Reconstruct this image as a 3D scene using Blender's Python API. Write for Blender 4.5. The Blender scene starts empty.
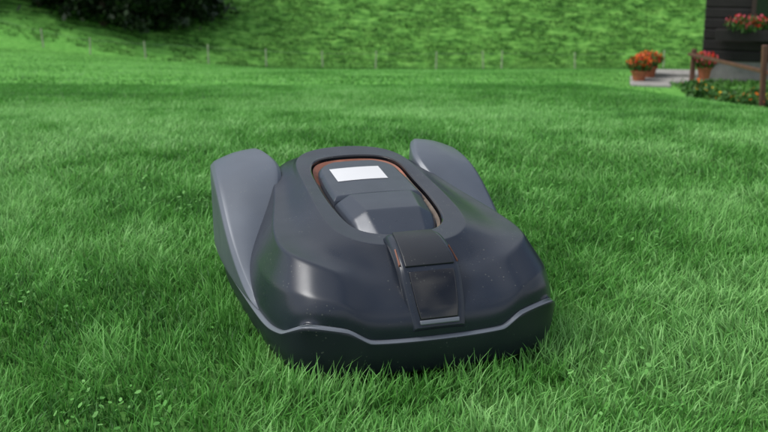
import bpy, bmesh, math, random
import numpy as np
from mathutils import Vector
random.seed(3); rng=np.random.default_rng(7)
S=bpy.context.scene
# ---------------------------------------------------------------- helpers
def link(o,parent=None):
    S.collection.objects.link(o)
    if parent: o.parent=parent
    return o
def empty(name,loc=(0,0,0),rot=0):
    e=bpy.data.objects.new(name,None); e.location=loc; e.rotation_euler=(0,0,rot); e.empty_display_size=.1
    return link(e)
def mesh_obj(name,V,F,mats,parent=None,smooth=True,fm=None,recalc=True):
    me=bpy.data.meshes.new(name); me.from_pydata([tuple(map(float,v)) for v in V],[],[tuple(f) for f in F])
    if not isinstance(mats,(list,tuple)): mats=[mats]
    for m in mats: me.materials.append(m)
    if fm is not None: me.polygons.foreach_set('material_index',fm)
    me.polygons.foreach_set('use_smooth',[smooth]*len(me.polygons))
    if recalc:
        b=bmesh.new(); b.from_mesh(me); bmesh.ops.recalc_face_normals(b,faces=b.faces); b.to_mesh(me); b.free()
    o=bpy.data.objects.new(name,me); return link(o,parent)
def big_mesh(name,V,Q,mats,attr=None,fm=None,smooth=True):
    me=bpy.data.meshes.new(name)
    me.vertices.add(len(V)); me.vertices.foreach_set('co',V.astype(np.float32).ravel())
    li=np.concatenate([q.ravel() for q in Q]); tot=np.concatenate([np.full(len(q),q.shape[1]) for q in Q])
    st=np.concatenate([[0],np.cumsum(tot)[:-1]])
    me.loops.add(len(li)); me.loops.foreach_set('vertex_index',li.astype(np.int32))
    me.polygons.add(len(tot)); me.polygons.foreach_set('loop_start',st.astype(np.int32))
    try: me.polygons.foreach_set('loop_total',tot.astype(np.int32))
    except Exception: pass
    for m in (mats if isinstance(mats,(list,tuple)) else [mats]): me.materials.append(m)
    if fm is not None: me.polygons.foreach_set('material_index',fm.astype(np.int32))
    me.update(calc_edges=True)
    me.polygons.foreach_set('use_smooth',np.full(len(tot),smooth))
    if attr is not None:
        a=me.color_attributes.new('data','FLOAT_COLOR','POINT')
        a.data.foreach_set('color',attr.astype(np.float32).ravel())
    o=bpy.data.objects.new(name,me); return link(o)
def vnoise(x,y,seed=0):
    xi=np.floor(x).astype(np.int64); yi=np.floor(y).astype(np.int64); fx=x-xi; fy=y-yi
    fx=fx*fx*(3-2*fx); fy=fy*fy*(3-2*fy)
    def h(a,b):
        n=(a*374761393+b*668265263+seed*1442695041)&0xffffffff
        n=((n^(n>>13))*1274126177)&0xffffffff
        return ((n^(n>>16))&0xffff)/65535.0
    return (h(xi,yi)*(1-fx)+h(xi+1,yi)*fx)*(1-fy)+(h(xi,yi+1)*(1-fx)+h(xi+1,yi+1)*fx)*fy
def fbm(x,y,seed=0,o=4):
    s=0;a=.5
    for k in range(o): s=s+a*vnoise(x*2**k,y*2**k,seed+k); a*=.5
    return s/(1-.5**o)
def ss(t): t=np.clip(t,0,1); return t*t*(3-2*t)
# ---------------------------------------------------------------- materials
def mat(name,col,rough=.5,metal=0,coat=0,spec=.5,bump=0,bscale=50,var=0,vscale=8,speck=0,coord='Object'):
    m=bpy.data.materials.new(name); m.use_nodes=True; nt=m.node_tree; N=nt.nodes; L=nt.links
    b=N['Principled BSDF']; b.inputs['Base Color'].default_value=(*col,1); b.inputs['Roughness'].default_value=rough
    b.inputs['Metallic'].default_value=metal; b.inputs['Coat Weight'].default_value=coat; b.inputs['Coat Roughness'].default_value=.12
    b.inputs['Specular IOR Level'].default_value=spec
    tc=N.new('ShaderNodeTexCoord')
    out=None
    if var>0:
        n=N.new('ShaderNodeTexNoise'); n.inputs['Scale'].default_value=vscale; n.inputs['Detail'].default_value=5
        L.new(tc.outputs[coord],n.inputs['Vector'])
        r=N.new('ShaderNodeValToRGB'); r.color_ramp.elements[0].position=.3; r.color_ramp.elements[1].position=.7
        r.color_ramp.elements[0].color=(*[c*(1-var) for c in col],1); r.color_ramp.elements[1].color=(*[min(1,c*(1+var)) for c in col],1)
        L.new(n.outputs['Fac'],r.inputs['Fac']); out=r.outputs['Color']
    if speck>0:
        n=N.new('ShaderNodeTexVoronoi'); n.inputs['Scale'].default_value=110
        L.new(tc.outputs[coord],n.inputs['Vector'])
        n2=N.new('ShaderNodeTexNoise'); n2.inputs['Scale'].default_value=14; n2.inputs['Detail'].default_value=4; L.new(tc.outputs[coord],n2.inputs['Vector'])
        ad=N.new('ShaderNodeMath'); ad.operation='MULTIPLY_ADD'; ad.inputs[1].default_value=-.6; ad.inputs[2].default_value=.37
        L.new(n2.outputs['Fac'],ad.inputs[0])
        ml=N.new('ShaderNodeMath'); ml.operation='LESS_THAN'; L.new(n.outputs['Distance'],ml.inputs[0]); L.new(ad.outputs[0],ml.inputs[1])
        ms=N.new('ShaderNodeMath'); ms.operation='MULTIPLY'; ms.inputs[1].default_value=speck; L.new(ml.outputs[0],ms.inputs[0])
        mx=N.new('ShaderNodeMixRGB'); mx.inputs['Color2'].default_value=(.20,.21,.18,1)
        if out: L.new(out,mx.inputs['Color1'])
        else: mx.inputs['Color1'].default_value=(*col,1)
        L.new(ms.outputs[0],mx.inputs['Fac']); out=mx.outputs['Color']
        rn=N.new('ShaderNodeMapRange'); rn.inputs['To Min'].default_value=rough-.09; rn.inputs['To Max'].default_value=rough+.12
        n3=N.new('ShaderNodeTexNoise'); n3.inputs['Scale'].default_value=22; n3.inputs['Detail'].default_value=6
        L.new(tc.outputs[coord],n3.inputs['Vector']); L.new(n3.outputs['Fac'],rn.inputs['Value']); L.new(rn.outputs['Result'],b.inputs['Roughness'])
    if out: L.new(out,b.inputs['Base Color'])
    if bump>0:
        n=N.new('ShaderNodeTexNoise'); n.inputs['Scale'].default_value=bscale; n.inputs['Detail'].default_value=6
        L.new(tc.outputs[coord],n.inputs['Vector'])
        bp=N.new('ShaderNodeBump'); bp.inputs['Strength'].default_value=bump; bp.inputs['Distance'].default_value=.02
        L.new(n.outputs['Fac'],bp.inputs['Height']); L.new(bp.outputs['Normal'],b.inputs['Normal'])
    return m
def leaf_mat(name,dark,mid,light,trans=.35,rough=.5,spec=.3):
    m=bpy.data.materials.new(name); m.use_nodes=True; nt=m.node_tree; N=nt.nodes; L=nt.links
    b=N['Principled BSDF']; b.inputs['Roughness'].default_value=rough; b.inputs['Specular IOR Level'].default_value=spec
    at=N.new('ShaderNodeAttribute'); at.attribute_name='data'
    sp=N.new('ShaderNodeSeparateColor'); L.new(at.outputs['Color'],sp.inputs[0])
    r=N.new('ShaderNodeValToRGB'); e=r.color_ramp.elements
    e[0].position=.0; e[0].color=(*dark,1); e[1].position=1; e[1].color=(*light,1); k=e.new(.5); k.color=(*mid,1)
    a=N.new('ShaderNodeMath'); a.operation='MULTIPLY_ADD'; a.inputs[1].default_value=.4; L.new(sp.outputs[0],a.inputs[0])
    c=N.new('ShaderNodeMath'); c.operation='MULTIPLY'; c.inputs[1].default_value=.65; L.new(sp.outputs[2],c.inputs[0]); L.new(c.outputs[0],a.inputs[2])
    L.new(a.outputs[0],r.inputs['Fac'])
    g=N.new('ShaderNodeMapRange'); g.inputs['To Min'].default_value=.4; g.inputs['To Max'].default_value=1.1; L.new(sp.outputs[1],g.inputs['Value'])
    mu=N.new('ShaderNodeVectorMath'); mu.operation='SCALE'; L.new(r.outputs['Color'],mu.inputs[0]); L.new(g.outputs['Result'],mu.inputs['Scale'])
    L.new(mu.outputs[0],b.inputs['Base Color'])
    t=N.new('ShaderNodeBsdfTranslucent'); L.new(mu.outputs[0],t.inputs['Color'])
    mx=N.new('ShaderNodeMixShader'); mx.inputs[0].default_value=trans
    L.new(b.outputs[0],mx.inputs[1]); L.new(t.outputs[0],mx.inputs[2]); L.new(mx.outputs[0],N['Material Output'].inputs['Surface'])
    return m
# ---------------------------------------------------------------- terrain
_ky=np.array([-60,0,2.8,4,5,8,10,15,20,30,45,60]); _kz=np.array([0,0,0,-.02,-.11,-.47,-.695,-1.27,-1.87,-3.04,-4.85,-6.6])
_yy=np.arange(-60,60,.05); _zz=np.interp(_yy,_ky,_kz); _k=np.hanning(41); _k/=_k.sum(); _zz=np.convolve(np.pad(_zz,20,'edge'),_k,'valid')
def phase(x,y): return y*2.4+4.2*fbm(x*.10,y*.25,5)+1.3*fbm(x*.6,y*.6,6)
def ground(x,y,fine=True):
    x=np.asarray(x,float); y=np.asarray(y,float)
    yh=44.0+1.5*np.sin(x*.07+.5)-1.2*ss((-x-4)/14)
    z=np.interp(np.minimum(y,60),_yy,_zz)
    lim=np.interp(np.minimum(yh,60),_yy,_zz)
    z=np.where(y>yh,lim,z)
    z=z+1.0*ss((-x-2)/16)*np.clip(y/45,0,1)**1.5
    bump=ss((y-5)/4)*(1-.75*ss((y-15)/6))*(1-ss((y-20)/10))
    z=z-.42*ss((x-2.2)/3.2)*bump
    d=np.maximum(0,y-yh)
    rise=.47*(np.sqrt(d*d+.5)-.707)*(d>0)
    z=z+rise
    h=ss(d/1.0)
    ph=phase(x,y); st=ph-np.floor(ph)
    z=z+h*(.19*(ss((st-.45)/.5)-st)+.16*(fbm(x*1.1,y*2.0,11)-.5)+.35*(fbm(x*.15,y*.3,17)-.5))
    z=z+(1-h)*(.05*(fbm(x*.5,y*.5,23)-.5)*ss((y-3)/5)+.012*(fbm(x*3,y*3,29)-.5))
    return z
rows=np.concatenate([np.linspace(-30,1,20)[:-1],np.linspace(1,8,90)[:-1],np.linspace(8,42,150)[:-1],np.linspace(42,54,240)[:-1],np.geomspace(54,220,70)])
nc=640; u=np.linspace(-1,1,nc); u=np.sign(u)*(.45*np.abs(u)+.55*np.abs(u)**3)
Y=np.repeat(rows[:,None],nc,1); hw=14+1.1*np.maximum(rows,0); X=u[None,:]*hw[:,None]
Z=ground(X,Y)
V=np.stack([X.ravel(),Y.ravel(),Z.ravel()],1)
i=np.arange(len(rows)-1)[:,None]*nc+np.arange(nc-1)[None,:]; i=i.ravel()
Q=np.stack([i,i+1,i+nc+1,i+nc],1)
m=bpy.data.materials.new('lawn_ground'); m.use_nodes=True; nt=m.node_tree; N=nt.nodes; L=nt.links; b=N['Principled BSDF']
b.inputs['Roughness'].default_value=.9; b.inputs['Specular IOR Level'].default_value=.1
geo=N.new('ShaderNodeNewGeometry'); 
def nz(scale,detail=6,stretch=None):
    n=N.new('ShaderNodeTexNoise'); n.inputs['Scale'].default_value=scale; n.inputs['Detail'].default_value=detail
    if stretch:
        mp=N.new('ShaderNodeMapping'); mp.inputs['Scale'].default_value=stretch; L.new(geo.outputs['Position'],mp.inputs['Vector']); L.new(mp.outputs[0],n.inputs['Vector'])
    else: L.new(geo.outputs['Position'],n.inputs['Vector'])
    return n
def ramp(src,stops):
    r=N.new('ShaderNodeValToRGB'); e=r.color_ramp.elements
    e[0].position,e[0].color=stops[0][0],(*stops[0][1],1); e[1].position,e[1].color=stops[-1][0],(*stops[-1][1],1)
    for p,c in stops[1:-1]: k=e.new(p); k.color=(*c,1)
    L.new(src,r.inputs['Fac']); return r
sx=N.new('ShaderNodeSeparateXYZ'); L.new(geo.outputs['Position'],sx.inputs[0])
near=ramp(nz(30).outputs['Fac'],[(.3,(.03,.085,.018)),(.7,(.085,.21,.045))])
far=ramp(nz(5,8,(1,.5,1)).outputs['Fac'],[(.3,(.095,.28,.05)),(.7,(.155,.40,.08))])
hill=ramp(nz(1.0,10,(2.2,3.5,6)).outputs['Fac'],[(.32,(.03,.10,.018)),(.48,(.085,.235,.04)),(.68,(.165,.37,.075))])
def mr(a,b_): 
    k=N.new('ShaderNodeMapRange'); k.inputs['From Min'].default_value=a; k.inputs['From Max'].default_value=b_; L.new(sx.outputs['Y'],k.inputs['Value']); return k
m1=N.new('ShaderNodeMixRGB'); L.new(mr(4,14).outputs[0],m1.inputs['Fac']); L.new(near.outputs[0],m1.inputs['Color1']); L.new(far.outputs[0],m1.inputs['Color2'])
m2=N.new('ShaderNodeMixRGB'); L.new(mr(43.5,45.5).outputs[0],m2.inputs['Fac']); L.new(m1.outputs[0],m2.inputs['Color1']); L.new(hill.outputs[0],m2.inputs['Color2'])
L.new(m2.outputs[0],b.inputs['Base Color'])
bp=N.new('ShaderNodeBump'); bp.inputs['Strength'].default_value=.6; bp.inputs['Distance'].default_value=.05; L.new(nz(14,8).outputs['Fac'],bp.inputs['Height']); L.new(bp.outputs[0],b.inputs['Normal'])
big_mesh('ground',V,[Q],[m])
# ---------------------------------------------------------------- mower placement
MC=(-.010,2.165); YAW=math.radians(17.5); MS=1.03; MWX=1.03
def to_local(x,y):
    dx=x-MC[0]; dy=y-MC[1]; c,s=math.cos(YAW),math.sin(YAW)
    return (dx*c+dy*s)/(MS*MWX), (dx*s-dy*c)/MS      # W, L
# ---------------------------------------------------------------- grass
def blades(n,y0,y1,hwf,h,w,seg,seed,lean=.7,avoid=True,filt=None):
    r=np.random.default_rng(seed)
    y=y0+(y1-y0)*r.random(n); x=(r.random(n)*2-1)*hwf(y1)
    k=np.abs(x)<hwf(y); x=x[k]; y=y[k]
    if filt is not None:
        k=filt(x,y); x=x[k]; y=y[k]
    n=len(x)
    if avoid:
        W,Lc=to_local(x,y)
        d=((np.abs(W)/.262)**4+(np.abs(Lc)/.345)**4)
        k=d>1; x=x[k];y=y[k];n=len(x)
    cl=fbm(x*2.2,y*2.2,41,4); cl2=fbm(x*13,y*11,47,3); cl3=fbm(x*.5,y*.3,53,3); cl4=fbm(x*5.5,y*4.5,57,3)
    H=h*(.4+.75*r.random(n))*(.45+.7*cl2+.5*cl4)
    az=r.random(n)*6.283; 
    fl=fbm(x*2.5,y*2.5,61,2)*12.0; mixk=r.random(n)<.35; az=np.where(mixk,fl+r.normal(0,.7,n),az)
    le=lean*(.2+1.1*r.random(n)); tw=r.normal(0,.7,n)
    wd=w*(.6+.8*r.random(n))
    dx,dy=np.cos(az),np.sin(az); px,py=-np.sin(az+tw),np.cos(az+tw)
    z0=ground(x,y)-.003
    nv=2*seg+1; V=np.zeros((n,nv,3)); A=np.ones((n,nv,4))
    ts=np.linspace(0,1,seg+1)
    colr=r.random(n); clump=np.clip((cl-.5)*1.5+(cl2-.5)*1.0+(cl3-.5)*1.9+(cl4-.5)*1.2+.50,.06,1)
    for j,t in enumerate(ts):
        cx=x+dx*le*H*t**1.6; cy=y+dy*le*H*t**1.6; cz=z0+H*(t-.35*np.minimum(le,1.2)*t*t)
        hwid=wd*.5*(1-t)**.55*(.75+.5*min(t*3,1)) if j<seg else 0
        if j<seg:
            V[:,2*j]=np.stack([cx-px*hwid,cy-py*hwid,cz],1); V[:,2*j+1]=np.stack([cx+px*hwid,cy+py*hwid,cz],1)
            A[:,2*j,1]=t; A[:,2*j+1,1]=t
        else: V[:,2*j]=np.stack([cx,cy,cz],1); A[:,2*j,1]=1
    A[:,:,0]=colr[:,None]; A[:,:,2]=clump[:,None]
    base=(np.arange(n)*nv)[:,None]
    quads=np.concatenate([base+np.array([[2*j,2*j+1,2*j+3,2*j+2]]) for j in range(seg-1)]) if seg>1 else np.zeros((0,4),int)
    tris=base+np.array([[2*seg-2,2*seg-1,2*seg]])
    return V.reshape(-1,3),quads,tris,A.reshape(-1,4)
def merge(parts):
    off=0; Vs=[];Qs=[];Ts=[];As=[]
    for V,q,t,A in parts:
        Vs.append(V);Qs.append(q+off);Ts.append(t+off);As.append(A); off+=len(V)
    return np.concatenate(Vs),np.concatenate(Qs),np.concatenate(Ts),np.concatenate(As)
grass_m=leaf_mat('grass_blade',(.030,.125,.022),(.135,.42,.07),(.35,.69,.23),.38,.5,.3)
def bed(x,y):
    return ~((x>3.9+.10*(y-9))&(y>9.5)&(y<22)&(x>3.4))
def tuft(x,y): return fbm(x*9,y*9,77,2)>.60
def rim(x,y):
    W,Lc=to_local(x,y); d=((np.abs(W)/.275)**4+(np.abs(Lc)/.36)**4); return (d>.9)&(d<2.0)
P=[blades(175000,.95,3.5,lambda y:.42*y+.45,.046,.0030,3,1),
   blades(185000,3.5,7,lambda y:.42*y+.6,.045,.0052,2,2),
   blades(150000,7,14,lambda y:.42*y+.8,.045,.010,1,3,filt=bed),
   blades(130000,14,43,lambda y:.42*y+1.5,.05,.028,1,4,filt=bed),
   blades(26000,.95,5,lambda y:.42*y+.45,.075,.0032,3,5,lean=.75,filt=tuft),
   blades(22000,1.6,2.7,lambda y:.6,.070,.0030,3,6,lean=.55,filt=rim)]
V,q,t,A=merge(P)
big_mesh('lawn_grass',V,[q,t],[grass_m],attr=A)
hill_m=leaf_mat('meadow_grass',(.028,.105,.018),(.095,.26,.045),(.21,.46,.11),.3,.6,.2)
def hfilt(x,y): 
    st=phase(x,y); st=st-np.floor(st)
    return (fbm(x*1.3,y*2.2,71)+.3*(st-.5))>.47
V,q,t,A=merge([blades(180000,43.3,54,lambda y:.5*y,.17,.045,1,9,lean=1.0,avoid=False,filt=hfilt)])
big_mesh('meadow_grass',V,[q,t],[hill_m],attr=A)
def leaves(name,n,posf,size,m,seed=1,flat=.5,colb=None):
    r=np.random.default_rng(seed); c=posf(r,n); n=len(c)
    a=r.random(n)*6.283; ti=r.normal(0,flat,n); ti2=r.normal(0,flat,n); s=size*(.6+.8*r.random(n))
    ux=np.stack([np.cos(a)*np.cos(ti),np.sin(a)*np.cos(ti),np.sin(ti)],1); vx=np.stack([-np.sin(a)*np.cos(ti2),np.cos(a)*np.cos(ti2),np.sin(ti2)],1)
    s=s[:,None]; V=np.stack([c-ux*s,c-.25*ux*s+vx*s*.55,c+.5*ux*s+vx*s*.45,c+ux*s,c+.5*ux*s-vx*s*.45,c-.25*ux*s-vx*s*.55],1)
    A=np.ones((n,6,4)); A[:,:,0]=r.random(n)[:,None]; A[:,:,1]=.8; A[:,:,2]=(r.random(n) if colb is None else colb(c))[:,None]
    b=(np.arange(n)*6)[:,None]
    return big_mesh(name,V.reshape(-1,3),[b+np.array([[0,1,2,3,4,5]])],[m],attr=A.reshape(-1,4))
def clov(r,n):
    y=1.0+2.6*r.random(n); x=(r.random(n)*2-1)*(.42*y+.3)
    k=(fbm(x*4,y*4,81,3)>.56); x=x[k];y=y[k]
    W,Lc=to_local(x,y); k=((np.abs(W)/.30)**4+(np.abs(Lc)/.39)**4)>1; x=x[k];y=y[k]
    return np.stack([x,y,ground(x,y)+.012+.020*r.random(len(x))],1)
leaves('clover',5000,clov,.006,leaf_mat('clover_leaf',(.08,.26,.05),(.14,.39,.08),(.24,.50,.16),.3,.5,.2),5,.45)
# ---------------------------------------------------------------- mower
mow=empty('robot_lawn_mower',(MC[0],MC[1],-.003),YAW); mow.scale=(MS*MWX,MS,MS)
body_m=mat('mower_grey_plastic',(.015,.020,.031),.29,.12,.0,.45,var=.12,vscale=6,speck=.3)
skirt_m=mat('mower_skirt_plastic',(.013,.017,.025),.36,.12,0,.45,var=.1,speck=.3)
edge_m=mat('mower_highlight_trim',(.13,.145,.17),.35,.2,0,.5,var=.1)  # painted sky highlight for the seam chamfer; also colours the nose lip
dark_m=mat('mower_dark_plastic',(.010,.012,.016),.4,.1,0,.5,var=.1,speck=.3)
fend_m=mat('mower_fender_skylit',(.090,.105,.13),.38,.2,0,.5,var=.10,speck=.3)  # same grey plastic, base colour lightened to include reflected sky
gloss_m=mat('mower_gloss_black',(.006,.006,.008),.16,0,.2,.5,speck=.12)
orange_m=mat('mower_orange',(.24,.09,.055),.55,0,0,.4,var=.3,vscale=30)
copper_m=mat('mower_copper',(.20,.085,.055),.4,.3,0,.4)
tan_m=mat('mower_dusty_rim',(.13,.10,.08),.55,0,0,.4,var=.3,vscale=40)
rub_m=mat('mower_rubber',(.015,.015,.015),.8,0,0,.3,bump=.3)
white_m=mat('mower_label',(.60,.60,.61),.35,0,.2,var=.04)
seam=[(.360,0,.102),(.358,.065,.102),(.352,.122,.103),(.344,.156,.126),(.320,.226,.136),(.272,.254,.108),(.222,.266,.100),(.160,.271,.100),(.080,.275,.102),(-.030,.278,.102),(-.14,.280,.100),(-.25,.275,.098),(-.33,.24,.10),(-.36,.15,.105),(-.365,0,.105)]
NS=len(seam)
def full(h):
    return [(w,-l,z) for l,w,z in h]+[(-w,-l,z) for l,w,z in h[-2:0:-1]]
def offs(ring,d,dz=0,z=None):
    out=[]
    for k,(l,w,zz) in enumerate(ring):
        a=ring[max(0,k-1)]; c=ring[min(NS-1,k+1)]
        if k==0: a=(c[0],-c[1],0)
        if k==NS-1: c=(a[0],-a[1],0)
        tl,tw=c[0]-a[0],c[1]-a[1]; n=math.hypot(tl,tw) or 1
        nl,nw=tw/n,-tl/n
        out.append((l+nl*d,max(0,w+nw*d) if k not in(0,NS-1) else 0,(z if z is not None else zz)+dz))
    return out
def lerp(A_,B_,t,dz=0): return [tuple(a*(1-t)+b*t+(dz if i==2 else 0) for i,(a,b) in enumerate(zip(p,q_))) for p,q_ in zip(A_,B_)]
def ringmesh(name,rings,mats,creases={},fmfun=None,cap_in=False,cap_out=False,sub=3,parent=mow,vcr={},radial=None):
    R=[full(r) for r in rings]; n=len(R[0]); V=[v for r in R for v in r]; F=[];fm=[]
    for a in range(len(R)-1):
        for k in range(n):
            F.append((a*n+k,a*n+(k+1)%n,(a+1)*n+(k+1)%n,(a+1)*n+k)); 
            hs=min(k,n-1-k) ; fm.append(fmfun(a,hs) if fmfun else 0)
    if cap_in: F.append([ (len(R)-1)*n+k for k in range(n)]); fm.append(fm[-1])
    if cap_out: F.append([k for k in range(n)]); fm.append(0)
    o=mesh_obj(name,V,F,mats,parent,fm=fm)
    me=o.data; cr=me.attributes.new('crease_edge','FLOAT','EDGE'); vals=[0]*len(me.edges)
    for e in me.edges:
        a,b=e.vertices
        if a//n==b//n and a//n in creases:
            c=creases[a//n]; k=min(min(a%n,n-a%n),min(b%n,n-b%n)); vals[e.index]=c(k) if callable(c) else c
        elif radial and a%n==b%n:
            k=min(a%n,n-a%n); vals[e.index]=radial(k,min(a//n,b//n))
    cr.data.foreach_set('value',vals)
    if vcr:
        vc=me.attributes.new('crease_vert','FLOAT','POINT'); vv=[0]*len(me.vertices)
        for i_ in range(len(vv)):
            r_,k=i_//n,i_%n; k=min(k,n-k)
            if r_ in vcr and k in vcr[r_]: vv[i_]=vcr[r_][k]
        vc.data.foreach_set('value',vv)
    s=o.modifiers.new('sub','SUBSURF'); s.levels=sub; s.render_levels=sub
    return o
KINK={2:.75,3:.75,4:.7,5:.7}
R0=offs(seam,-.003,dz=-.002); R1=offs(seam,-.002,dz=.022)
R2=[(.347,0,.148),(.346,.060,.148),(.339,.112,.149),(.331,.158,.166),(.306,.212,.178),(.262,.241,.176),(.212,.255,.172),(.15,.261,.172),(.07,.262,.172),(-.02,.250,.174),(-.12,.228,.180),(-.22,.205,.19),(-.31,.19,.20),(-.345,.12,.21),(-.35,0,.21)]
R3=[(.302,0,.184),(.300,.05,.182),(.288,.10,.182),(.278,.150,.203),(.250,.196,.219),(.206,.222,.224),(.165,.232,.225),(.11,.233,.228),(.04,.224,.235),(-.04,.205,.246),(-.12,.186,.258),(-.21,.170,.272),(-.285,.150,.284),(-.325,.10,.291),(-.335,0,.297)]
R4=[(.222,0,.230),(.220,.04,.231),(.212,.075,.232),(.190,.104,.237),(.160,.122,.242),(.125,.130,.247),(.085,.134,.253),(.045,.134,.260),(0,.133,.268),(-.06,.131,.277),(-.12,.128,.286),(-.18,.126,.295),(-.24,.116,.304),(-.285,.078,.313),(-.296,0,.317)]
R3b=lerp(R3,R4,.45,-.004)
R3b=[(l,w,z-(.007 if 2<=k<=10 else 0)) for k,(l,w,z) in enumerate(R3b)]
R3c=[(l,w,z) for l,w,z in lerp(R3,R4,.86,-.003)]
hat=[(.160,0,0),(.157,.036,0),(.146,.062,0),(.125,.076,0),(.10,.083,0),(.07,.087,0),(.04,.089,0),(.0,.091,0),(-.04,.091,0),(-.08,.090,0),(-.12,.088,0),(-.155,.082,0),(-.185,.066,0),(-.2,.038,0),(-.204,0,0)]
def surf(l): return .236+(.16-l)*.148-.10*max(0,l-.05)**1.5
hat=[(l,w,surf(l)) for l,w,_ in hat]
R5=offs(hat,.014,dz=.004); R5=[(l-(.024*ss((-.10-l)/.10)),w*(1+.08*ss((-.1-l)/.08)),z+.012*ss((-.1-l)/.08)) for l,w,z in R5]
R5b=offs(R5,-.003,dz=-.002)
R6=offs(R5,-.004,dz=-.024)
R7=offs(hat,-.03,dz=-.024)
def rad(k,a):
    if k==3 and a in(1,2,3): return .35
    if k==5 and a in(1,2): return .3
    return 0
hood=ringmesh('hood_shell',[R0,R1,R2,R3,R3b,R3c,R4,R5,R5b,R6,R7],[body_m,gloss_m],creases={0:1,3:lambda k:.85 if 3<=k<=11 else .2,2:lambda k:.5 if 3<=k<=8 else .1,5:.5,6:lambda k:.85 if k>0 else .5,7:.9,8:.6,9:.8},fmfun=lambda a,h:1 if a>=7 else 0,cap_in=True,vcr={0:KINK},radial=rad,sub=4)
S0=offs(seam,-.02,dz=-.002); S1a=offs(seam,-.001,dz=-.002); S1b=offs(seam,.0055,dz=-.0055); S2=offs(seam,.003,z=.066); S3=offs(seam,-.012,z=.032); S4=offs(seam,-.024,z=.026); S5=offs(seam,-.05,z=.05)
ringmesh('bumper_skirt',[S0,S1a,S1b,S2,S3,S4,S5],[skirt_m,edge_m],creases={1:.95,2:.95,4:.4,5:.5},cap_in=True,vcr={1:KINK,2:KINK},fmfun=lambda a,h:1 if a<=1 else 0)
T0=offs(hat,.002,dz=-.010); T1=offs(R5,-.006,dz=-.0085); 
ringmesh('hatch_surround',[T0,T1],[tan_m,orange_m],fmfun=lambda a,h:1 if h>=10 else 0,sub=2)
def loft(name,secs,mats,crease,parent,fm=None,sub=3,closed=True,bev=None):
    n=len(secs[0]); V=[v for s in secs for v in s]; F=[]
    for a in range(len(secs)-1):
        for k in range(n if closed else n-1):
            F.append((a*n+k,a*n+(k+1)%n,(a+1)*n+(k+1)%n,(a+1)*n+k))
    if closed: F.append(list(range(n))); F.append([(len(secs)-1)*n+k for k in range(n)])
    o=mesh_obj(name,V,F,mats,parent)
    me=o.data; cr=me.attributes.new('crease_edge','FLOAT','EDGE'); vals=[0]*len(me.edges)
    for e in me.edges:
        a,b=e.vertices
        if a%n==b%n: vals[e.index]=crease.get(a%n,0)
        elif a//n in(0,len(secs)-1) and a//n==b//n: vals[e.index]=.7
    cr.data.foreach_set('value',vals)
    s=o.modifiers.new('sub','SUBSURF'); s.levels=sub; s.render_levels=sub
    return o
FL=[-.374,-.356,-.335,-.265,-.215,-.16,-.10,-.04,.03,.09,.13]
ZO=[.262,.286,.293,.283,.268,.240,.204,.170,.140,.116,.101]
ZI=[.272,.304,.320,.308,.293,.262,.214,.174,.142,.116,.101]
WO=[.262,.276,.282,.287,.289,.290,.290,.288,.284,.278,.268]
WI=[.205,.190,.178,.156,.152,.166,.196,.226,.252,.262,.258]
for sgn,nm in((1,'rear_fender_a'),(-1,'rear_fender_b')):
    secs=[]
    for l,zo,zi,wo,wi in zip(FL,ZO,ZI,WO,WI):
        zb=.098; wm=wo*.5+wi*.5; zm=max(zo,zi)*.55+min(zo,zi)*.45+.006*min(1,(wo-wi)/.08)
        pts=[(wo-.010,zb),(wo+.001,zb+.006 if zo>.11 else zb+.001),(wo+.003,max(zo-.010,zb+.002)),(wo-.006,zo),(wm,zm),(wi+.006,zi),(wi-.004,zi-.008),(wi-.016,zb)]
        secs.append([(sgn*w,-l,max(z,zb-.004)) for w,z in pts])
    loft(nm,secs,[fend_m],{0:.6,1:.5,2:.65,3:.75,5:.8,6:.7},mow)
def hwf(l):
    Ls=[h[0] for h in hat][::-1]; Ws=[h[1] for h in hat][::-1]
    if l>.10: return .083*math.sqrt(max(0,1-((l-.10)/.0601)**3.2))
    if l<-.13: return .087*math.sqrt(max(0,1-((-.13-l)/.0741)**3.2))
    return float(np.interp(l,Ls,Ws))
def lid(name,La,Lb,zf,m,nL=90,nW=80,rad=.010):
    V=[];F=[]
    for a in range(nL+1):
        s=.5-.5*math.cos(math.pi*a/nL); l=La+(Lb-La)*s; h=max(hwf(min(max(l,-.2035),.1595)),.002)
        for b_ in range(nW+1):
            t=-math.cos(math.pi*b_/nW); w=h*t
            d=min(h-abs(w),l-La,Lb-l); z=zf(l,w)-.007*max(0,1-d/rad)**2
            V.append((w,-l,z))
    n=nW+1
    for a in range(nL):
        for b_ in range(nW): i=a*n+b_; F.append((i,i+1,i+n+1,i+n))
    bd=[b_ for b_ in range(n)]+[a*n+nW for a in range(1,nL+1)]+[nL*n+b_ for b_ in range(nW-1,-1,-1)]+[a*n for a in range(nL-1,0,-1)]
    o=len(V)
    for i in bd: v=V[i]; V.append((v[0],v[1],v[2]-.022))
    for k in range(len(bd)): F.append((bd[k],bd[(k+1)%len(bd)],o+(k+1)%len(bd),o+k))
    return mesh_obj(name,V,F,m,mow)
hatch_m=mat('mower_hatch_plastic',(.036,.044,.060),.30,.2,0,.5,var=.1,speck=.3)
def zrear(l,w): return surf(l)+.013-.45*w*w
def zfront(l,w):
    hx=.060-.12*max(0,l-.01); a=max(0,abs(w)-hx); f=max(0,l-.088)
    drop=.62*(math.sqrt(a*a+.000009)-.003)+.38*(math.sqrt(f*f+.000009)-.003)
    return surf(l)+.020-.2*w*w-drop
lid('hatch_rear_lid',-.2035,-.004,zrear,hatch_m)
lid('hatch_front_lid',0.000,.1595,zfront,hatch_m)
V=[];F=[]
for a in range(9):
    for b_ in range(9):
        l=-.155+.072*a/8; w=-.062+.106*b_/8; V.append((w,-l,zrear(l,w)+.0008))
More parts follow.
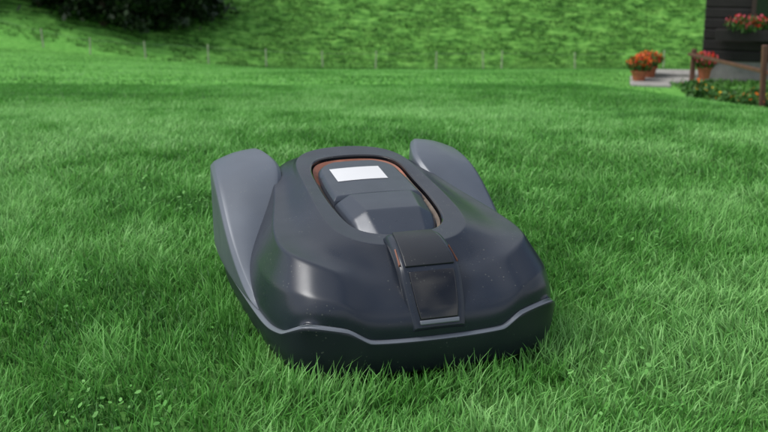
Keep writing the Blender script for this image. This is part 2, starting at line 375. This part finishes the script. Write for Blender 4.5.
for a in range(8):
    for b_ in range(8): i=a*9+b_; F.append((i,i+1,i+10,i+9))
mesh_obj('label',V,F,white_m,mow)
# nose
prof=[(.185,.232,.040),(.197,.250,.045),(.240,.243,.048),(.282,.228,.050),(.308,.211,.051),(.326,.183,.050),(.346,.150,.047),(.358,.126,.044),(.361,.118,.042)]
secs=[]
for l,z,w in prof:
    secs.append([(-w-.014,-(l-.02),z-.022),(-w-.003,-(l-.001),z-.003),(-w+.003,-l,z),(w-.003,-l,z),(w+.003,-(l-.001),z-.003),(w+.014,-(l-.02),z-.022)])
loft('nose_visor',secs,[body_m],{1:.7,2:.7,3:.7,4:.7},mow)
def strip(name,prof,m,off=.004,th=.006):
    secs=[]
    for k,(l,z,w) in enumerate(prof):
        a=prof[max(0,k-1)];c=prof[min(len(prof)-1,k+1)]; tl,tz=c[0]-a[0],c[1]-a[1]; n=math.hypot(tl,tz); nl,nz_=-tz/n,tl/n
        o_=(l+nl*off,z+nz_*off); i_=(l-nl*th,z-nz_*th)
        secs.append([(-w,-i_[0],i_[1]),(-w,-o_[0],o_[1]),(w,-o_[0],o_[1]),(w,-i_[0],i_[1])])
    o=loft(name,secs,[m],{},mow,sub=0); o.modifiers.clear()
    bv=o.modifiers.new('b','BEVEL'); bv.width=.002; bv.segments=3; bv.limit_method='ANGLE'
    return o
strip('nose_panel',[(.311,.206,.041),(.326,.183,.040),(.345,.152,.037),(.355,.131,.034)],gloss_m,.003)
strip('nose_lip',[(.3555,.1300,.036),(.3590,.1225,.035)],edge_m,.0045)
strip('visor_top',[(.205,.2490,.038),(.240,.243,.041),(.282,.228,.044),(.304,.2135,.045)],dark_m,.0022)
for s in(1,-1):  # copper accent slivers on both sides of the visor, no lamps
    V=[(s*.0495,-.262,.2360),(s*.0512,-.261,.2345),(s*.0545,-.298,.216),(s*.0528,-.300,.218)]
    mesh_obj('nose_copper_strip_%s'%('a' if s>0 else 'b'),[v for v in V]+[(v[0],v[1]+.004,v[2]-.01) for v in V],[(0,1,2,3),(4,7,6,5),(0,4,5,1),(1,5,6,2),(2,6,7,3),(3,7,4,0)],copper_m,mow,smooth=False)
def wheel(name,loc,r,w):
    V=[];F=[];n=48
    prof=[(r*.35,-w/2),(r*.9,-w/2),(r,-w*.35),(r,w*.35),(r*.9,w/2),(r*.35,w/2)]
    for k in range(n):
        a=2*math.pi*k/n
        for j,(rr,ww) in enumerate(prof):
            q_=rr*(1.06 if (k%4<2 and j in(2,3)) else 1); V.append((loc[0]+ww,loc[1]+q_*math.cos(a),loc[2]+q_*math.sin(a)))
    for k in range(n):
        for j in range(6): F.append((k*6+j,k*6+(j+1)%6,((k+1)%n)*6+(j+1)%6,((k+1)%n)*6+j))
    mesh_obj(name,V,F,rub_m,mow,smooth=False)
wheel('rear_wheel_a',(.215,.2,.115),.11,.05); wheel('rear_wheel_b',(-.215,.2,.115),.11,.05)
wheel('front_caster_a',(.13,-.2,.045),.04,.03); wheel('front_caster_b',(-.13,-.2,.045),.04,.03)
# ---------------------------------------------------------------- box helper
def box(name,c,s,m,parent,rot=(0,0,0),bev=.01):
    b=bmesh.new(); bmesh.ops.create_cube(b,size=1)
    for v in b.verts: v.co=Vector((v.co.x*s[0],v.co.y*s[1],v.co.z*s[2]))
    me=bpy.data.meshes.new(name); b.to_mesh(me); b.free(); me.materials.append(m)
    o=bpy.data.objects.new(name,me); o.location=c; o.rotation_euler=rot; link(o,parent)
    if bev: bv=o.modifiers.new('b','BEVEL'); bv.width=bev; bv.segments=2
    return o
def beam(name,a,b_,t,m,parent):
    a=Vector(a);b_=Vector(b_); d=b_-a; o=box(name,(a+b_)/2,(t,t,d.length),m,parent,bev=t*.15); o.rotation_mode='QUATERNION'; o.rotation_quaternion=d.to_track_quat('Z','Y'); return o
G=lambda x,y: float(ground(np.array([x]),np.array([y]))[0])
wood_f=mat('fence_wood',(.34,.36,.26),.8,bump=.3,var=.3); wire_m=mat('fence_wire',(.3,.3,.3),.5,.8)
fe=empty('wire_fence'); prev=None
fx=[(-19,43.5),(-15.6,43.2),(-13.6,42.9),(-11.7,42.7),(-9.5,42.7),(-7.1,43.3),(-4.8,43.6),(-2.5,43.8),(-.35,43.6),(2.1,43.3),(4.0,43.0),(4.75,43.2),(7.8,43.6),(11.5,44),(15,44.5),(19,45)]
for k,(x,y) in enumerate(fx):
    z=G(x,y); h=.66+.12*random.random(); tp=(x+random.uniform(-.05,.05),y,z+h)
    beam('post_%d'%k,(x,y,z-.1),tp,.055,wood_f,fe)
    if prev: beam('wire_%d'%k,(prev[0],prev[1],prev[2]-.1),(tp[0],tp[1],tp[2]-.1),.006,wire_m,fe)
    prev=tp
# ---------------------------------------------------------------- house
wood_d=mat('dark_timber',(.007,.005,.005),.75,bump=.4,bscale=12,var=.4,vscale=5)
plinth_m=mat('plinth_render',(.19,.185,.18),.85,bump=.3,bscale=20,var=.15)
stone_m=mat('step_stone',(.28,.27,.255),.85,bump=.3,var=.15)
rail_m=mat('railing_wood',(.10,.042,.028),.6,bump=.2,var=.3)
roof_m=mat('roof_tile',(.05,.035,.03),.8,bump=.4); glass_m=mat('window_glass',(.01,.012,.015),.05,0,.5); frame_m=mat('window_frame',(.03,.016,.012),.6)
HX,HY=6.15,20.6; hz=G(HX,HY)-.02
ho=empty('timber_house',(HX,HY,hz),math.radians(-20))
box('plinth',(4,3.5,.04),(8.0,7.0,.84),plinth_m,ho)
for k in range(25):
    box('wall_log_%d'%k,(4,3.5,.46+.10+k*.2),(8.08,7.08,.197),wood_d,ho,bev=.025)
box('window_frame',(1.3,-.07,1.75),(1.0,.08,1.1),frame_m,ho); box('window_glass',(1.3,-.115,1.75),(.84,.02,.94),glass_m,ho,bev=0)
box('window_mullion',(1.3,-.14,1.75),(.05,.03,.94),frame_m,ho)
box('door',(4.2,-.07,1.7),(1.0,.08,2.1),frame_m,ho)
box('roof_left',(1.2,3.5,6.35),(4.6+1.9,8.6,.2),roof_m,ho,rot=(0,-.42,0)); box('roof_right',(6.8,3.5,6.35),(6.5,8.6,.2),roof_m,ho,rot=(0,.42,0))
box('flower_box',(.75,-.25,.98),(1.1,.24,.2),wood_d,ho)
leafd=leaf_mat('plant_leaf',(.02,.07,.015),(.05,.14,.03),(.10,.24,.05),.25)
def cloud(c,rad):
    c=np.array(c);rad=np.array(rad)
    def f(r,n):
        p=r.normal(0,1,(n,3)); p/=np.linalg.norm(p,axis=1)[:,None]; p*=(r.random(n)**.35)[:,None]; return c+p*rad
    return f
def fl_mat(name,a,b_): return leaf_mat(name,a,tuple((x+y)/2 for x,y in zip(a,b_)),b_,.2)
red=fl_mat('red_petal',(.45,.01,.01),(.75,.04,.02)); org=fl_mat('orange_petal',(.6,.08,.01),(.85,.2,.02)); yel=fl_mat('yellow_petal',(.7,.35,.02),(.85,.55,.05)); pink=fl_mat('pink_petal',(.6,.03,.08),(.8,.15,.2))
def plant(name,c,rad,cols,n=500,nf=120,ls=.035,fs=.028,seed=1):
    e=empty(name,c)
    def hold(o): o.parent=e
    hold(leaves('foliage',n,cloud((0,0,0),rad),ls,leafd,seed,.8))
    for j,m_ in enumerate(cols):
        hold(leaves('flowers_%d'%j,nf,cloud((0,-.03,rad[2]*.35),(rad[0]*1.05,rad[1]*1.05,rad[2]*.95)),fs,m_,seed+10+j,.9))
    return e
def hw_(p):
    a=math.radians(-20); return (HX+p[0]*math.cos(a)-p[1]*math.sin(a),HY+p[0]*math.sin(a)+p[1]*math.cos(a),hz+p[2])
plant('geranium',hw_((.75,-.3,1.18)),(.45,.2,.16),[red,pink],500,80,seed=3)
terra=mat('terracotta',(.36,.11,.05),.8,bump=.2,var=.2)
def pot(name,x,y,z,r,h,cols,seed):
    e=empty(name,(x,y,z)); V=[];F=[];n=32
    pr=[(0,0),(r*.68,0),(r*.92,h*.8),(r*1.05,h*.8),(r*1.08,h),(r*.92,h),(r*.9,h*.9),(0,h*.9)]
    for k in range(n):
        for rr,zz in pr: V.append((rr*math.cos(2*math.pi*k/n),rr*math.sin(2*math.pi*k/n),zz))
    m_=len(pr)
    for k in range(n):
        for j in range(m_-1): F.append((k*m_+j,((k+1)%n)*m_+j,((k+1)%n)*m_+j+1,k*m_+j+1))
    mesh_obj('clay_pot',V,F,terra,e,smooth=False)
    a=leaves('foliage',450,cloud((0,0,h+.1),(r*1.7,r*1.7,.14)),.035,leafd,seed,.8); a.parent=e
    for j,c in enumerate(cols):
        a=leaves('flowers_%d'%j,150,cloud((0,-.02,h+.15),(r*1.75,r*1.7,.14)),.028,c,seed+5+j,.9); a.parent=e
x,y=4.78,20.0; pot('flower_pot',x,y,G(x,y)+.05,.15,.22,[red,org],21)
x,y=5.08,20.5; pot('flower_pot',x,y,G(x,y)+.10,.16,.24,[red,org],31)
x,y=6.0,20.0; pot('flower_pot',x,y,G(x,y)+.12,.14,.22,[red,pink],41)
st=empty('garden_steps')
for k,(x,y,w,d,h) in enumerate([(5.3,20.2,1.2,.7,.10),(5.7,21.0,1.3,.7,.22),(4.9,19.6,.7,.5,.06)]):
    box('step_%d'%k,(x,y,G(x,y)+h/2-.05),(w,d,h+.1),stone_m,st,rot=(0,0,-.15),bev=.015)
ra=empty('stair_railing'); p1=(5.36,15.0); p2=(5.78,20.0); z1,z2=G(*p1),G(*p2)
beam('post_1',(p1[0],p1[1],z1-.1),(p1[0]-.04,p1[1],-.74),.075,rail_m,ra)
beam('post_2',(p2[0],p2[1],z2-.1),(p2[0],p2[1],-1.33),.085,rail_m,ra)
beam('top_rail',(5.74,20.15,-1.44),(5.28,13.4,-1.02),.055,rail_m,ra)
beam('post_3',(5.25,13.3,G(5.25,13.3)-.1),(5.25,13.3,-.85),.075,rail_m,ra)
for k,(x,y,c) in enumerate([(5.15,17.2,[yel]),(5.35,16.4,[yel]),(5.55,15.7,[yel,red]),(5.3,15.2,[org]),(5.75,14.6,[yel]),(5.4,18.4,[org]),(5.9,13.4,[red]),(5.95,16.8,[org])]):
    plant('marigold_plant',(x,y,G(x,y)+.09),(.26,.22,.14),c,360,18,.04,.028,60+k)
def bedpos(r,n):
    y=9.5+12.5*r.random(n); x=4.15+.10*(y-9)+.1+3.0*r.random(n); k=fbm(x*3,y*3,91,3)>.42; x=x[k];y=y[k]
    return np.stack([x,y,ground(x,y)+.01+.07*r.random(len(x))],1)
leaves('garden_bed_foliage',24000,bedpos,.033,leaf_mat('bed_leaf',(.03,.10,.018),(.07,.19,.035),(.13,.30,.06),.25),8,.6)
# ---------------------------------------------------------------- trees on the hill
tree_leaf=leaf_mat('tree_leaf',(.006,.016,.005),(.012,.030,.008),(.028,.06,.015),.2)
bark=mat('bark',(.05,.035,.025),.9,bump=.5,bscale=20,var=.3)
def tree(x,y,h,r,seed,low=.1):
    z=G(x,y)-.2; e=empty('pine_tree',(x,y,z)); rr=random.Random(seed)
    secs=[]
    for k in range(9):
        t=k/8; q_=.22*(1-t)+.02; secs.append([(q_*math.cos(a*math.pi/4)+.1*math.sin(t*5+seed),q_*math.sin(a*math.pi/4),h*t) for a in range(8)])
    loft('trunk',secs,[bark],{},e,sub=1)
    nb=46
    def f(r0,n):
        out=[]; per=n//nb
        for k in range(nb):
            t=low+(1-low)*(k/nb); a=k*2.4+r0.random()*.8; ln=r*(1-t)**.75*(.7+.5*r0.random())+.2
            s=r0.random(per)**.7
            px=np.cos(a)*ln*s+r0.normal(0,.16,per)*(1+s); py=np.sin(a)*ln*s+r0.normal(0,.16,per)*(1+s); pz=h*t-.28*ln*s**1.5+r0.normal(0,.12,per)
            out.append(np.stack([px,py,np.maximum(pz,-.1)],1))
        return np.concatenate(out)
    o=leaves('crown',8000,f,.13,tree_leaf,seed,.7); o.parent=e
for k,(x,y,h,r) in enumerate([(-14.6,46.2,9,1.4),(-13.3,45.8,8,1.5),(-11.9,45.5,8.5,1.7),(-10.6,45.8,8,1.5),(-9.3,46.6,7,1.3),(-8.2,47.4,6,1.1),(-17.4,45.6,9,1.4),(-18.6,46.0,9,1.6),(-12.0,48.0,10,2.2),(-16,48.6,9,2.2)]):
    tree(x,y,h,r,100+k,low=.05)
# ---------------------------------------------------------------- light + camera
w=bpy.data.worlds.new('World'); S.world=w; w.use_nodes=True; nt=w.node_tree; N=nt.nodes; L=nt.links
sky=N.new('ShaderNodeTexSky'); sky.sky_type='NISHITA'; sky.sun_disc=False
EL,AZ=55,-100
sky.sun_elevation=math.radians(EL); sky.sun_rotation=math.radians(AZ); sky.dust_density=3; sky.air_density=1
tc=N.new('ShaderNodeTexCoord'); cn=N.new('ShaderNodeTexNoise'); cn.inputs['Scale'].default_value=2.2; cn.inputs['Detail'].default_value=7; cn.inputs['Roughness'].default_value=.55
mp=N.new('ShaderNodeMapping'); mp.inputs['Scale'].default_value=(1,1,2.2); L.new(tc.outputs['Generated'],mp.inputs['Vector']); L.new(mp.outputs[0],cn.inputs['Vector'])
cr=N.new('ShaderNodeValToRGB'); cr.color_ramp.elements[0].position=.40; cr.color_ramp.elements[1].position=.60; L.new(cn.outputs['Fac'],cr.inputs['Fac'])
mx=N.new('ShaderNodeMixRGB'); L.new(cr.outputs['Color'],mx.inputs['Fac']); L.new(sky.outputs[0],mx.inputs['Color1']); mx.inputs['Color2'].default_value=(7.5,7.7,8.0,1)
L.new(mx.outputs[0],N['Background'].inputs['Color']); N['Background'].inputs['Strength'].default_value=.15
sd=bpy.data.lights.new('sun','SUN'); sd.energy=2.9; sd.angle=math.radians(25); sd.color=(1,.97,.92)
so=bpy.data.objects.new('sun',sd); link(so)
a=math.radians(AZ); e_=math.radians(EL); d=Vector((math.sin(a)*math.cos(e_),math.cos(a)*math.cos(e_),math.sin(e_)))
so.rotation_euler=d.to_track_quat('Z','Y').to_euler()
cd=bpy.data.cameras.new('camera'); cd.lens=50; cd.sensor_width=36; cd.clip_end=1000; cd.clip_start=.05
cd.dof.use_dof=True; cd.dof.focus_distance=2.0; cd.dof.aperture_fstop=7.5
co=bpy.data.objects.new('camera',cd); co.location=(0,0,.81); co.rotation_euler=(math.radians(75),0,0); link(co); S.camera=co
S.view_settings.view_transform='Standard'; S.view_settings.look='None'; S.view_settings.exposure=0
